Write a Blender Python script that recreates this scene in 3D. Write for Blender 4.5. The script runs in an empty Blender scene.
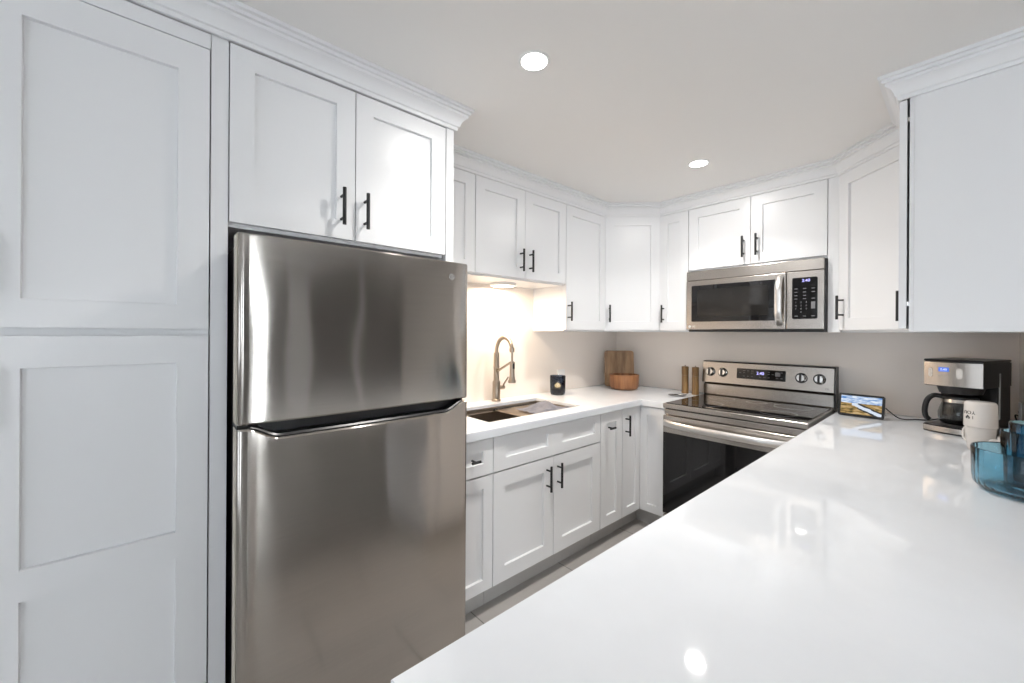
import bpy, bmesh, math, random
from mathutils import Matrix, Vector, noise
random.seed(7)
S = bpy.context.scene
COL = S.collection
PI = math.pi
FZ = 0.07            # finished floor height
CZ = 2.28            # ceiling height

# ------------------------------------------------------------------ camera
cam_data = bpy.data.cameras.new('camera')
cam = bpy.data.objects.new('camera', cam_data); COL.objects.link(cam)
cam_data.sensor_width = 36.0
cam_data.lens = 401.9 / 1024 * 36.0
cam_data.shift_y = -8.85 / 1024
cam_data.clip_start = 0.02
yaw = math.radians(48.378); roll = math.radians(0.341)
Fv = Vector((-math.sin(yaw), math.cos(yaw), 0)); Rv = Vector((math.cos(yaw), math.sin(yaw), 0)); Uv = Vector((0, 0, 1))
R3 = Rv * math.cos(roll) + Uv * math.sin(roll); U3 = Uv * math.cos(roll) - Rv * math.sin(roll)
M = Matrix((R3, U3, -Fv)).transposed().to_4x4()
M.translation = Vector((2.062, -3.047, 1.350))
cam.matrix_world = M
S.camera = cam

# ------------------------------------------------------------------ world, daylight, exposure
S.view_settings.view_transform = 'Standard'
S.view_settings.look = 'None'
S.view_settings.exposure = 0.03
S.view_settings.gamma = 1.0
S.view_settings.use_curve_mapping = False
w = bpy.data.worlds.new('world'); S.world = w; w.use_nodes = True
w.node_tree.nodes['Background'].inputs[0].default_value = (0.80, 0.88, 1.0, 1)
w.node_tree.nodes['Background'].inputs[1].default_value = 1.0

def area_light(name, loc, rot, sx, sy, watts, colour, shape='RECTANGLE', spread=PI):
    d = bpy.data.lights.new(name, 'AREA'); d.shape = shape; d.size = sx; d.size_y = sy
    d.energy = watts; d.color = colour; d.spread = spread
    o = bpy.data.objects.new(name, d); COL.objects.link(o); o.location = loc; o.rotation_euler = rot
    return o
DAY = (0.90, 0.95, 1.0)
# daylight entering through the dining room windows behind and beside the camera
UP = math.radians(22)      # window lamps tilted up to brighten the ceiling, like ground bounce
area_light('daylight', (1.30, -5.66, 1.35), (PI/2+UP, 0, 0), 1.7, 1.4, 11, DAY)
area_light('daylight', (3.95, -5.66, 1.20), (PI/2+UP, 0, 0), 1.9, 1.9, 42, DAY)
area_light('daylight', (5.66, -2.34, 1.20), (PI/2, 0, PI/2), 0.20, 2.0, 20, DAY)
area_light('daylight', (5.66, -4.0, 1.40), (PI/2+UP, 0, PI/2), 1.2, 1.3, 24, DAY)

# ------------------------------------------------------------------ materials
def mat(name, col, rough=0.5, metal=0.0, **kw):
    m = bpy.data.materials.new(name); m.use_nodes = True
    b = m.node_tree.nodes['Principled BSDF']
    b.inputs['Base Color'].default_value = (*col, 1); b.inputs['Roughness'].default_value = rough
    b.inputs['Metallic'].default_value = metal
    for k, v in kw.items(): b.inputs[k.replace('_', ' ')].default_value = v
    return m
def nd(m, t, **kw):
    n = m.node_tree.nodes.new(t)
    for k, v in kw.items(): setattr(n, k, v)
    return n
def lk(m, a, b): m.node_tree.links.new(a, b)
def coords(m, scale=(1, 1, 1), src='Object', rot=(0, 0, 0)):
    t = nd(m, 'ShaderNodeTexCoord'); mp = nd(m, 'ShaderNodeMapping')
    mp.inputs['Scale'].default_value = scale; mp.inputs['Rotation'].default_value = rot
    lk(m, t.outputs[src], mp.inputs['Vector']); return mp.outputs['Vector']
def ramp(m, fac, stops):
    r = nd(m, 'ShaderNodeValToRGB'); e = r.color_ramp.elements
    e[0].position, e[0].color = stops[0][0], (*stops[0][1], 1)
    e[1].position, e[1].color = stops[-1][0], (*stops[-1][1], 1)
    for p, c in stops[1:-1]:
        q = e.new(p); q.color = (*c, 1)
    lk(m, fac, r.inputs['Fac']); return r.outputs['Color']
def bsdf(m): return m.node_tree.nodes['Principled BSDF']
def bump(m, fac, strength, dist):
    b = nd(m, 'ShaderNodeBump'); b.inputs['Strength'].default_value = strength; b.inputs['Distance'].default_value = dist
    lk(m, fac, b.inputs['Height']); lk(m, b.outputs['Normal'], bsdf(m).inputs['Normal'])
def noise_fac(m, vec, scale, detail=3.0):
    n = nd(m, 'ShaderNodeTexNoise'); n.inputs['Scale'].default_value = scale; n.inputs['Detail'].default_value = detail
    lk(m, vec, n.inputs['Vector']); return n.outputs['Fac']

WHITE = mat('white_cabinet_paint', (0.83, 0.835, 0.845), 0.32)
bump(WHITE, noise_fac(WHITE, coords(WHITE), 90, 2), 0.04, 0.001)
TOE = mat('grey_toe_kick', (0.52, 0.51, 0.495), 0.5)  # one even grey, darker than the cabinet fronts
TRIMW = mat('white_trim_paint', (0.83, 0.835, 0.845), 0.35)
CEIL = mat('ceiling_paint', (0.86, 0.845, 0.825), 0.85)
bump(CEIL, noise_fac(CEIL, coords(CEIL), 160, 2), 0.08, 0.001)
WALL = mat('kitchen_wall', (0.90, 0.835, 0.775), 0.25)
WALL3 = mat('dining_dark_wall', (0.26, 0.25, 0.24), 0.7)  # unseen far wall, darkened to deepen the fridge reflection
WALL2 = mat('dining_wall', (0.62, 0.60, 0.58), 0.7)
bump(WALL2, noise_fac(WALL2, coords(WALL2), 120, 2), 0.08, 0.001)
QUARTZ = mat('white_quartz', (0.82, 0.83, 0.845), 0.04)
lk(QUARTZ, ramp(QUARTZ, noise_fac(QUARTZ, coords(QUARTZ), 9, 6), [(0.3, (0.775, 0.80, 0.835)), (0.62, (0.80, 0.825, 0.86))]), bsdf(QUARTZ).inputs['Base Color'])
BLACK = mat('matte_black_metal', (0.010, 0.010, 0.011), 0.5)
BLACKP = mat('black_plastic', (0.012, 0.012, 0.013), 0.3)
DARKG = mat('dark_grey_metal', (0.09, 0.09, 0.095), 0.45, 0.3)
GLASSBLK = mat('black_glass', (0.008, 0.008, 0.009), 0.04)
RUBBER = mat('black_cord', (0.015, 0.015, 0.016), 0.5)
WHITEP = mat('white_plastic', (0.82, 0.82, 0.81), 0.3)
CERAM = mat('white_glazed_ceramic', (0.68, 0.65, 0.62), 0.18)
INK = mat('black_print', (0.03, 0.03, 0.03), 0.5)
GREYP = mat('grey_print', (0.22, 0.22, 0.23), 0.5)
CREAM = mat('beige_plastic', (0.58, 0.52, 0.43), 0.4)
NICKEL = mat('brushed_nickel', (0.38, 0.32, 0.26), 0.28, 1.0)

def steel(name, col, rough, aniso, wav=0.0, axis='Z', rot=0.0):
    m = mat(name, col, rough, 1.0)
    b = bsdf(m); b.inputs['Anisotropic'].default_value = aniso; b.inputs['Anisotropic Rotation'].default_value = rot
    t = nd(m, 'ShaderNodeTangent'); t.direction_type = 'RADIAL'; t.axis = axis
    lk(m, t.outputs['Tangent'], b.inputs['Tangent'])
    v = coords(m, (1, 1, 140))
    lk(m, ramp(m, noise_fac(m, v, 6, 4), [(0.3, tuple(c*0.93 for c in col)), (0.7, col)]), b.inputs['Base Color'])
    if wav: bump(m, noise_fac(m, coords(m, (1, 1, 0.45)), 4.5, 1), 1.0, wav)
    return m
STEEL = steel('brushed_stainless', (0.50, 0.465, 0.43), 0.27, 0.55, rot=0.25)
FSTEEL = steel('fridge_stainless', (0.50, 0.465, 0.43), 0.125, 0.94, 0.004, rot=0.25)
STEELDK = mat('sink_stainless', (0.50, 0.45, 0.40), 0.33, 1.0)
SATIN = mat('satin_steel', (0.72, 0.70, 0.68), 0.34, 1.0)
DARKST = mat('dark_polished_steel', (0.30, 0.29, 0.28), 0.25, 1.0)
CHROME = mat('satin_chrome', (0.75, 0.74, 0.72), 0.16, 1.0)

def wood(name, a, b, sc, axis=2, rough=0.45):
    m = mat(name, a, rough); s = [14, 14, 14]; s[axis] = 1.6
    f = noise_fac(m, coords(m, tuple(s)), sc, 5)
    lk(m, ramp(m, f, [(0.32, a), (0.68, b)]), bsdf(m).inputs['Base Color'])
    bump(m, f, 0.12, 0.001); return m
WOODB = wood('bamboo_board', (0.22, 0.125, 0.06), (0.40, 0.25, 0.13), 2.2)
WOODR = wood('acacia_wood', (0.17, 0.065, 0.025), (0.38, 0.17, 0.07), 2.0)
WOODM = wood('olive_wood', (0.12, 0.06, 0.022), (0.36, 0.21, 0.08), 2.4)

def tile_mat():
    m = mat('grey_floor_tile', (0.4, 0.39, 0.38), 0.3)
    b = nd(m, 'ShaderNodeTexBrick'); b.offset = 0.5; b.inputs['Scale'].default_value = 1.0
    b.inputs['Brick Width'].default_value = 0.60; b.inputs['Row Height'].default_value = 0.30
    b.inputs['Mortar Size'].default_value = 0.003; b.inputs['Mortar'].default_value = (0.20, 0.19, 0.18, 1)
    b.inputs['Color1'].default_value = (0.45, 0.43, 0.41, 1); b.inputs['Color2'].default_value = (0.41, 0.39, 0.37, 1)
    t = nd(m, 'ShaderNodeTexCoord'); mp = nd(m, 'ShaderNodeMapping')
    mp.inputs['Rotation'].default_value = (0, 0, PI/2); mp.inputs['Location'].default_value = (0.14, 0.045, 0)
    lk(m, t.outputs['Object'], mp.inputs['Vector']); lk(m, mp.outputs['Vector'], b.inputs['Vector'])
    n = noise_fac(m, coords(m, (3, 0.6, 1)), 3, 5)
    mx = nd(m, 'ShaderNodeMixRGB', blend_type='MULTIPLY'); mx.inputs['Fac'].default_value = 0.5
    lk(m, b.outputs['Color'], mx.inputs['Color1']); lk(m, ramp(m, n, [(0.3, (0.75, 0.75, 0.75)), (0.7, (1, 1, 1))]), mx.inputs['Color2'])
    lk(m, mx.outputs['Color'], bsdf(m).inputs['Base Color']); return m
TILE = tile_mat()

def glow(name, col, strength):
    m = bpy.data.materials.new(name); m.use_nodes = True; nt = m.node_tree; nt.nodes.clear()
    o = nt.nodes.new('ShaderNodeOutputMaterial'); e = nt.nodes.new('ShaderNodeEmission')
    e.inputs[0].default_value = (*col, 1); e.inputs[1].default_value = strength
    nt.links.new(e.outputs[0], o.inputs[0]); return m
LAMP = glow('lamp_diffuser_light', (1.0, 0.98, 0.95), 30)
PUCKM = glow('warm_lamp_light', (1.0, 0.80, 0.60), 9)
DIGIT = glow('clock_digits_light', (0.50, 0.48, 1.0), 2.2)
BLUELCD = glow('blue_lcd_light', (0.10, 0.22, 0.85), 1.0)
LCDTXT = glow('lcd_digits_light', (0.75, 0.85, 1.0), 1.3)
FLAME = glow('candle_flame_light', (1.0, 0.62, 0.25), 5.0)

def glass(name, col, rough=0.03, ior=1.45):
    m = mat(name, col, rough); b = bsdf(m)
    b.inputs['Transmission Weight'].default_value = 1.0; b.inputs['IOR'].default_value = ior; return m
BLUEGL = glass('teal_blue_glass', (0.38, 0.66, 0.78))
CLEAR = glass('clear_glass', (0.62, 0.63, 0.63))
SMOKE = glass('dark_blue_glass', (0.16, 0.19, 0.25), 0.10)
PANE = glass('window_glass', (0.97, 0.98, 0.98), 0.0, 1.02)
COFFEE = mat('coffee_residue', (0.03, 0.018, 0.01), 0.2)
WAX = mat('dark_blue_wax', (0.05, 0.07, 0.13), 0.4, Subsurface_Weight=0.2)
CLOTH = mat('grey_blue_cloth', (0.36, 0.37, 0.43), 0.9)
bump(CLOTH, noise_fac(CLOTH, coords(CLOTH), 300, 2), 0.3, 0.001)

def screen_mat():
    m = bpy.data.materials.new('landscape_picture'); m.use_nodes = True; nt = m.node_tree; nt.nodes.clear()
    o = nt.nodes.new('ShaderNodeOutputMaterial'); e = nt.nodes.new('ShaderNodeEmission'); e.inputs[1].default_value = 0.95
    lk(m, e.outputs[0], o.inputs[0])
    tc = nd(m, 'ShaderNodeTexCoord'); sp = nd(m, 'ShaderNodeSeparateXYZ'); lk(m, tc.outputs['Generated'], sp.inputs[0])
    def math_(op, a, b):
        n = nd(m, 'ShaderNodeMath', operation=op)
        for i, q in enumerate((a, b)):
            if isinstance(q, (int, float)): n.inputs[i].default_value = q
            else: lk(m, q, n.inputs[i])
        return n.outputs[0]
    def mix(f, a, b):
        n = nd(m, 'ShaderNodeMixRGB'); lk(m, f, n.inputs[0])
        for i, q in ((1, a), (2, b)):
            if isinstance(q, tuple): n.inputs[i].default_value = (*q, 1)
            else: lk(m, q, n.inputs[i])
        return n.outputs[0]
    X, Z = sp.outputs[0], sp.outputs[2]
    nz = nd(m, 'ShaderNodeTexNoise'); nz.inputs['Scale'].default_value = 5; nz.inputs['Detail'].default_value = 6
    mp = nd(m, 'ShaderNodeMapping'); mp.inputs['Scale'].default_value = (1, 1, 2.2); lk(m, tc.outputs['Generated'], mp.inputs[0]); lk(m, mp.outputs[0], nz.inputs['Vector'])
    N = nz.outputs['Fac']
    sky = ramp(m, N, [(0.38, (0.10, 0.27, 0.62)), (0.60, (0.80, 0.88, 0.97))])
    land = ramp(m, N, [(0.34, (0.06, 0.06, 0.03)), (0.5, (0.42, 0.27, 0.10)), (0.64, (0.62, 0.46, 0.25))])
    horizon = math_('GREATER_THAN', math_('ADD', Z, math_('MULTIPLY', N, 0.08)), 0.64)
    # pale river running diagonally through the land
    river_d = math_('ABSOLUTE', math_('SUBTRACT', math_('ADD', Z, math_('MULTIPLY', X, 0.75)), math_('ADD', 0.72, math_('MULTIPLY', N, 0.12))), 0.0)
    river = math_('MULTIPLY', math_('LESS_THAN', river_d, 0.085), math_('GREATER_THAN', X, 0.28))
    shore = math_('MULTIPLY', math_('LESS_THAN', math_('ABSOLUTE', math_('SUBTRACT', river_d, 0.13), 0.0), 0.045), math_('GREATER_THAN', X, 0.42))
    c = mix(shore, land, (0.05, 0.05, 0.05)); c = mix(river, c, (0.72, 0.80, 0.92)); c = mix(horizon, c, sky)
    lk(m, c, e.inputs[0]); return m
SCREEN = screen_mat()

# ------------------------------------------------------------------ mesh helpers
MW = {}
def root(name, label, cat, loc=(0, 0, 0), rz=0.0, group=None):
    o = bpy.data.objects.new(name, None); COL.objects.link(o)
    o.empty_display_size = 0.05
    o.location = loc; o.rotation_euler = (0, 0, rz)
    o['label'] = label; o['category'] = cat
    if group: o['group'] = group
    MW[o] = Matrix.Translation(Vector(loc)) @ Matrix.Rotation(rz, 4, 'Z')
    return o
def part(name, bm, m, parent=None, world=False, smooth=None, label=None):
    bmesh.ops.recalc_face_normals(bm, faces=bm.faces)
    if world and parent is not None:
        p = parent
        bm.transform(MW[p].inverted())
    me = bpy.data.meshes.new(name)
    if smooth:
        for f in bm.faces: f.smooth = True
    bm.to_mesh(me); bm.free()
    if smooth: me.set_sharp_from_angle(angle=math.radians(smooth))
    me.materials.append(m)
    o = bpy.data.objects.new(name, me); COL.objects.link(o)
    if parent is not None:
        o.parent = parent; MW[o] = MW[parent]
    else: MW[o] = Matrix.Identity(4)
    if label: o['label'] = label
    return o
def struct(name, bm, m, smooth=None):
    o = part(name, bm, m, None, smooth=smooth); o['kind'] = 'structure'; return o
def single(name, bm, m, label, cat, smooth=None, group=None, loc=None):
    if loc is not None: bm.transform(Matrix.Translation(-Vector(loc)))
    o = part(name, bm, m, None, smooth=smooth)
    if loc is not None: o.location = loc
    o['label'] = label; o['category'] = cat
    if group: o['group'] = group
    return o
def B(): return bmesh.new()
def box(bm, a, b, bev=0.0, seg=2):
    x0, y0, z0 = [min(p, q) for p, q in zip(a, b)]; x1, y1, z1 = [max(p, q) for p, q in zip(a, b)]
    v = [bm.verts.new(p) for p in ((x0,y0,z0),(x1,y0,z0),(x1,y1,z0),(x0,y1,z0),(x0,y0,z1),(x1,y0,z1),(x1,y1,z1),(x0,y1,z1))]
    fs = [bm.faces.new([v[i] for i in q]) for q in ((3,2,1,0),(4,5,6,7),(0,1,5,4),(1,2,6,5),(2,3,7,6),(3,0,4,7))]
    if bev:
        es = list({e for f in fs for e in f.edges})
        bmesh.ops.bevel(bm, geom=es, offset=bev, segments=seg, affect='EDGES', profile=0.5)
    return bm
def prism(bm, pts, z0, z1, bev=0.0, seg=2):
    lo = [bm.verts.new((x, y, z0)) for x, y in pts]; hi = [bm.verts.new((x, y, z1)) for x, y in pts]
    n = len(pts); fs = [bm.faces.new(lo[::-1]), bm.faces.new(hi)]
    for i in range(n): fs.append(bm.faces.new((lo[i], lo[(i+1) % n], hi[(i+1) % n], hi[i])))
    if bev:
        es = [e for e in fs[1].edges] + [e for e in fs[0].edges]
        bmesh.ops.bevel(bm, geom=es, offset=bev, segments=seg, affect='EDGES')
    return bm
def lathe(bm, prof, c=(0, 0, 0), n=32, ribs=0, ribamp=0.0):
    rings = []
    for r, z in prof:
        if r < 1e-6: rings.append([bm.verts.new((c[0], c[1], c[2]+z))]); continue
        ring = []
        for k in range(n):
            a = 2*PI*k/n; rr = r * (1 + ribamp*math.cos(ribs*a)) if ribs else r
            ring.append(bm.verts.new((c[0]+rr*math.cos(a), c[1]+rr*math.sin(a), c[2]+z)))
        rings.append(ring)
    for a, b in zip(rings, rings[1:]):
        for k in range(n):
            k2 = (k+1) % n
            if len(a) == 1 and len(b) == 1: break
            if len(a) == 1: bm.faces.new((a[0], b[k], b[k2]))
            elif len(b) == 1: bm.faces.new((a[k2], a[k], b[0]))
            else: bm.faces.new((a[k], a[k2], b[k2], b[k]))
    if len(rings[0]) > 1: bm.faces.new(rings[0][::-1])
    if len(rings[-1]) > 1: bm.faces.new(rings[-1])
    return bm
def tube(bm, pts, r, n=10, cap=True, closed=False):
    P = [Vector(p) for p in pts]; rings = []; prev = None
    rs = r if isinstance(r, (list, tuple)) else [r]*len(P)
    for i, p in enumerate(P):
        if closed: t = P[(i+1) % len(P)] - P[i-1]
        else: t = (P[min(i+1, len(P)-1)] - P[max(i-1, 0)])
        t.normalize()
        if prev is None:
            u = t.orthogonal().normalized()
        else:
            u = (prev - t*prev.dot(t)); u = u.normalized() if u.length > 1e-6 else t.orthogonal().normalized()
        prev = u; v = t.cross(u)
        rings.append([bm.verts.new(p + rs[i]*(u*math.cos(2*PI*k/n) + v*math.sin(2*PI*k/n))) for k in range(n)])
    m = len(rings)
    for i in range(m if closed else m-1):
        a, b = rings[i], rings[(i+1) % m]
        for k in range(n): bm.faces.new((a[k], a[(k+1) % n], b[(k+1) % n], b[k]))
    if cap and not closed: bm.faces.new(rings[0][::-1]); bm.faces.new(rings[-1])
    return bm
def smoothpath(pts, k=6):
    P = [Vector(p) for p in pts]; out = []
    for i in range(len(P)-1):
        p0, p1, p2, p3 = P[max(i-1, 0)], P[i], P[i+1], P[min(i+2, len(P)-1)]
        for j in range(k):
            t = j/k
            out.append(0.5*((2*p1) + (p2-p0)*t + (2*p0-5*p1+4*p2-p3)*t*t + (3*p1-p0-3*p2+p3)*t**3))
    out.append(P[-1]); return out
def rrect(x0, y0, x1, y1, r, n=5):
    o = []
    for cx, cy, a0 in ((x1-r, y1-r, 0), (x0+r, y1-r, PI/2), (x0+r, y0+r, PI), (x1-r, y0+r, 1.5*PI)):
        for k in range(n+1):
            a = a0 + PI/2*k/n; o.append((cx+r*math.cos(a), cy+r*math.sin(a)))
    return o
def plate_xz(bm, pts, y0, y1):
    """outline in x,z given thickness along y"""
    a = [bm.verts.new((x, y0, z)) for x, z in pts]; b = [bm.verts.new((x, y1, z)) for x, z in pts]
    n = len(pts); bm.faces.new(a); bm.faces.new(b[::-1])
    for i in range(n): bm.faces.new((a[i], b[i], b[(i+1) % n], a[(i+1) % n]))
    return bm
def grid_slab(bm, us, vs, inside, place, t0, t1):
    """slab made of the kept cells of a grid, with real openings where cells are left out"""
    V = {}
    def gv(i, j, k):
        if (i, j, k) not in V: V[(i, j, k)] = bm.verts.new(place(us[i], vs[j], (t0, t1)[k]))
        return V[(i, j, k)]
    nu, nv = len(us)-1, len(vs)-1
    keep = lambda i, j: 0 <= i < nu and 0 <= j < nv and inside((us[i]+us[i+1])/2, (vs[j]+vs[j+1])/2)
    for i in range(nu):
        for j in range(nv):
            if not keep(i, j): continue
            for k in (0, 1): bm.faces.new([gv(i, j, k), gv(i+1, j, k), gv(i+1, j+1, k), gv(i, j+1, k)])
            for (di, dj, p, q) in ((-1,0,(i,j),(i,j+1)), (1,0,(i+1,j),(i+1,j+1)), (0,-1,(i,j),(i+1,j)), (0,1,(i,j+1),(i+1,j+1))):
                if not keep(i+di, j+dj): bm.faces.new([gv(*p, 0), gv(*q, 0), gv(*q, 1), gv(*p, 1)])
    return bm
def text_bm(s, size, matrix, depth=0.0004):
    c = bpy.data.curves.new('lettering', 'FONT'); c.body = s; c.size = size; c.extrude = depth
    c.align_x = 'CENTER'; c.align_y = 'CENTER'; c.resolution_u = 3
    o = bpy.data.objects.new('lettering', c); COL.objects.link(o)
    dg = bpy.context.evaluated_depsgraph_get()
    me = bpy.data.meshes.new_from_object(o.evaluated_get(dg))
    bm = B(); bm.from_mesh(me); bm.transform(matrix)
    bpy.data.objects.remove(o); bpy.data.curves.remove(c); bpy.data.meshes.remove(me)
    return bm
def join(bm, other):
    me = bpy.data.meshes.new('joined'); other.to_mesh(me); other.free(); bm.from_mesh(me); bpy.data.meshes.remove(me); return bm
UPRIGHT = Matrix.Rotation(PI/2, 4, 'X')         # text facing local -y

# ------------------------------------------------------------------ room shell
WR = 2.235
CT1_ = 0.9145
struct('floor', box(B(), (-0.1, -5.7, -0.03), (5.7, 0.1, FZ)), TILE)
struct('ceiling', box(B(), (-0.1, -5.7, CZ), (5.7, 0.1, CZ+0.1)), CEIL)
struct('wall_left', box(B(), (-0.1, -5.7, FZ), (0, 0.1, CZ)), WALL)
struct('wall_back', box(B(), (0, 0, FZ), (5.7, 0.1, CZ)), WALL)
struct('wall_right', box(B(), (WR, -1.039, FZ), (WR+0.1, 0, CZ)), WALL)
struct('trim_3', grid_slab(B(), [-2.112, -1.033, 0], [CT1_, 1.361, 1.659], lambda u, v: not (u > -1.033 and v > 1.361), lambda u, v, t: (t, u, v), 0.0, 0.022), WALL)
hole = lambda rs: (lambda u, v: not any(a < u < b and c < v < d for a, b, c, d in rs))
fr = [(0.45, 2.15, 0.65, 2.05), (3.0, 4.9, 0.25, 2.15)]
struct('wall_front', grid_slab(B(), [0, .45, 2.15, 3.0, 4.9, 5.7], [FZ, .25, .65, 2.05, 2.15, CZ], hole(fr), lambda u, v, t: (u, t, v), -5.6, -5.5), WALL2)
rr = [(-2.45, -2.23, 0.20, 2.20), (-4.6, -3.4, 0.75, 2.05)]
struct('wall_far', grid_slab(B(), [-5.5, -4.6, -3.4, -2.45, -2.23, 0], [FZ, .20, .75, 2.05, 2.20, CZ], hole(rr), lambda u, v, t: (t, u, v), 5.5, 5.6), WALL3)
def window(n, axis, a0, a1, z0, z1, nm):
    bm = B(); pl = (lambda u, v, t: (u, t, v)) if axis == 'y' else (lambda u, v, t: (-t, u, v))
    f = 0.05 if a1-a0 > 0.4 else 0.03
    us = [a0, a0+f]; vs = [z0, z0+f, z1-f, z1]
    for k in range(1, nm):
        c = a0 + (a1-a0)*k/nm; us += [c-f/2, c+f/2]
    us += [a1-f, a1]
    op = [(us[i], us[i+1], z0+f, z1-f) for i in range(1, len(us)-1, 2)]
    grid_slab(bm, us, vs, hole(op), pl, -5.58, -5.53)
    o = struct('window_%d' % n, bm, TRIMW)
    p = B()
    for a, b, c, d in op: grid_slab(p, [a, b], [c, d], lambda u, v: True, pl, -5.558, -5.552)
    part('pane', p, PANE, o)
window(1, 'y', 0.45, 2.15, 0.65, 2.05, 2)
window(2, 'y', 3.0, 4.9, 0.25, 2.15, 2)
window(3, 'x', -2.45, -2.23, 0.20, 2.20, 1)
window(4, 'x', -4.6, -3.4, 0.75, 2.05, 2)
# unseen far-wall door; white strips added as bright bands for the fridge reflection
struct('door_1', box(B(), (5.46, -1.52, FZ), (5.5, -0.86, 2.10), 0.004), WALL3)
struct('reflection_strip_1', box(B(), (5.45, -1.86, FZ), (5.5, -1.52, 2.16), 0.004), TRIMW)
struct('reflection_strip_2', box(B(), (5.45, -0.86, FZ), (5.5, -0.76, 2.16), 0.004), TRIMW)

# ------------------------------------------------------------------ cabinet kit (local frame: -y is the front, x runs left to right)
def shaker(bm, x0, x1, z0, z1, yf, panels=None, rail=0.062, t=0.02, dep=0.012):
    if panels is None: panels = [(x0+rail, x1-rail, z0+rail, z1-rail)]
    xs = sorted({x0, x1, *[q for p in panels for q in p[:2]]}); zs = sorted({z0, z1, *[q for p in panels for q in p[2:]]})
    V = {}
    def gv(x, y, z):
        k = (round(x, 6), round(y, 6), round(z, 6))
        if k not in V: V[k] = bm.verts.new((x, y, z))
        return V[k]
    def cell(cx, cz):
        for p in panels:
            if p[0] < cx < p[1] and p[2] < cz < p[3]: return p
    done = set()
    for i in range(len(xs)-1):
        for j in range(len(zs)-1):
            a, b, c, d = xs[i], xs[i+1], zs[j], zs[j+1]; p = cell((a+b)/2, (c+d)/2)
            if p is None: bm.faces.new([gv(a,yf,c), gv(b,yf,c), gv(b,yf,d), gv(a,yf,d)])
    for p in panels:
        a, b, c, d = p; s = 0.0012; y2 = yf+dep
        # boundary vertices of the opening, on the grid
        bx = [x for x in xs if a <= x <= b]; bz = [z for z in zs if c <= z <= d]
        loop = [(x, c) for x in bx] + [(b, z) for z in bz[1:]] + [(x, d) for x in bx[::-1][1:]] + [(a, z) for z in bz[::-1][1:-1]]
        sh = lambda x, z: (min(max(x, a+s), b-s), min(max(z, c+s), d-s))
        n = len(loop)
        for k in range(n):
            (xa, za), (xb, zb) = loop[k], loop[(k+1) % n]; (xc, zc), (xd, zd) = sh(xb, zb), sh(xa, za)
            q = [gv(xa,yf,za), gv(xb,yf,zb), gv(xc,y2,zc), gv(xd,y2,zd)]
            bm.faces.new(q)
        bm.faces.new([gv(sh(x, z)[0], y2, sh(x, z)[1]) for x, z in loop])
    # rim and back
    yb = yf+t; rim = [(x, z0) for x in xs] + [(x1, z) for z in zs[1:]] + [(x, z1) for x in xs[::-1][1:]] + [(x0, z) for z in zs[::-1][1:-1]]
    n = len(rim); e = []
    for k in range(n):
        (xa, za), (xb, zb) = rim[k], rim[(k+1) % n]
        bm.faces.new([gv(xa,yf,za), gv(xb,yf,zb), gv(xb,yb,zb), gv(xa,yb,za)])
    bm.faces.new([gv(x, yb, z) for x, z in rim])
    return bm
def pull(parent, x, z, yf, length=0.13, vert=True, span=None):
    bm = B(); h = length/2; off = 0.033; r = 0.0062; s = span if span is not None else h*0.62
    if vert:
        tube(bm, [(x, yf-off, z-h), (x, yf-off, z+h)], r, 12)
        for d in (-s, s): tube(bm, [(x, yf-off, z+d), (x, yf+0.001, z+d)], 0.0046, 10)
    else:
        tube(bm, [(x-h, yf-off, z), (x+h, yf-off, z)], r, 12)
        for d in ((-s, s) if s > 0 else (0,)): tube(bm, [(x+d, yf-off, z), (x+d, yf+0.001, z)], 0.0046, 10)
    return part('handle', bm, BLACK, parent, smooth=40, label='matte black bar handle')
def carcass(bm, w, d, z0, z1, top=True, t=0.018, frame=0.03):
    x0, x1 = -w/2, w/2
    box(bm, (x0, -d, z0), (x0+t, 0, z1)); box(bm, (x1-t, -d, z0), (x1, 0, z1))
    box(bm, (x0+t, -d, z0), (x1-t, 0, z0+t)); box(bm, (x0+t, -t/2, z0+t), (x1-t, 0, z1 - (t if top else 0)))
    if top: box(bm, (x0+t, -d, z1-t), (x1-t, 0, z1))
    if w > 2*(frame+t):    # front frame stiles
        box(bm, (x0+t, -d, z0+t), (x0+frame, -d+t, z1-(t if top else 0))); box(bm, (x1-frame, -d, z0+t), (x1-t, -d+t, z1-(t if top else 0)))
    return bm
G = 0.0016
def fronts(r, yf, w, specs):
    """specs: (x0,x1,z0,z1, handle or None, panels, name)  handle: ('v'|'h', x, z, length)"""
    for s in specs:
        x0, x1, z0, z1, h = s[:5]; pn = s[5] if len(s) > 5 else None; nm = s[6] if len(s) > 6 else 'door'
        rail = s[7] if len(s) > 7 else 0.062
        d = part(nm, shaker(B(), x0+G, x1-G, z0, z1, yf, pn, rail), WHITE, r)
        if h:
            k, hx, hz, L = h
            pull(d, hx, hz, yf, L, k == 'v', 0.0 if L < 0.07 else None)
UZ0, UZ1, USH = 1.362, 2.187, 1.660     # bottoms and top of the wall cabinets
UD = 0.305                              # box depth of wall cabinets
LEFT, RIGHT = PI/2, -PI/2
def upper(label, ya, yb, z0, doors, name='wall_cabinet', cat='cabinet'):
    """on the left wall between world y = ya..yb"""
    r = root(name, label, cat, (0, (ya+yb)/2, z0), LEFT)
    w = yb-ya
    part('body', carcass(B(), w, UD, 0, UZ1+0.011-z0), WHITE, r)
    c = (ya+yb)/2
    fronts(r, -UD-0.02, w, [(a-c, b-c, 0.012, UZ1-z0+0.006, (h and ('v', h[0]-c, h[1]-z0, h[2]))) for a, b, h in doors])
    return r
GR = 'white wall cabinets'
upper('narrow white wall cabinet tucked directly beside the tall refrigerator surround', -2.112, -1.771, USH, [(-2.112, -1.771, None)])
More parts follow.
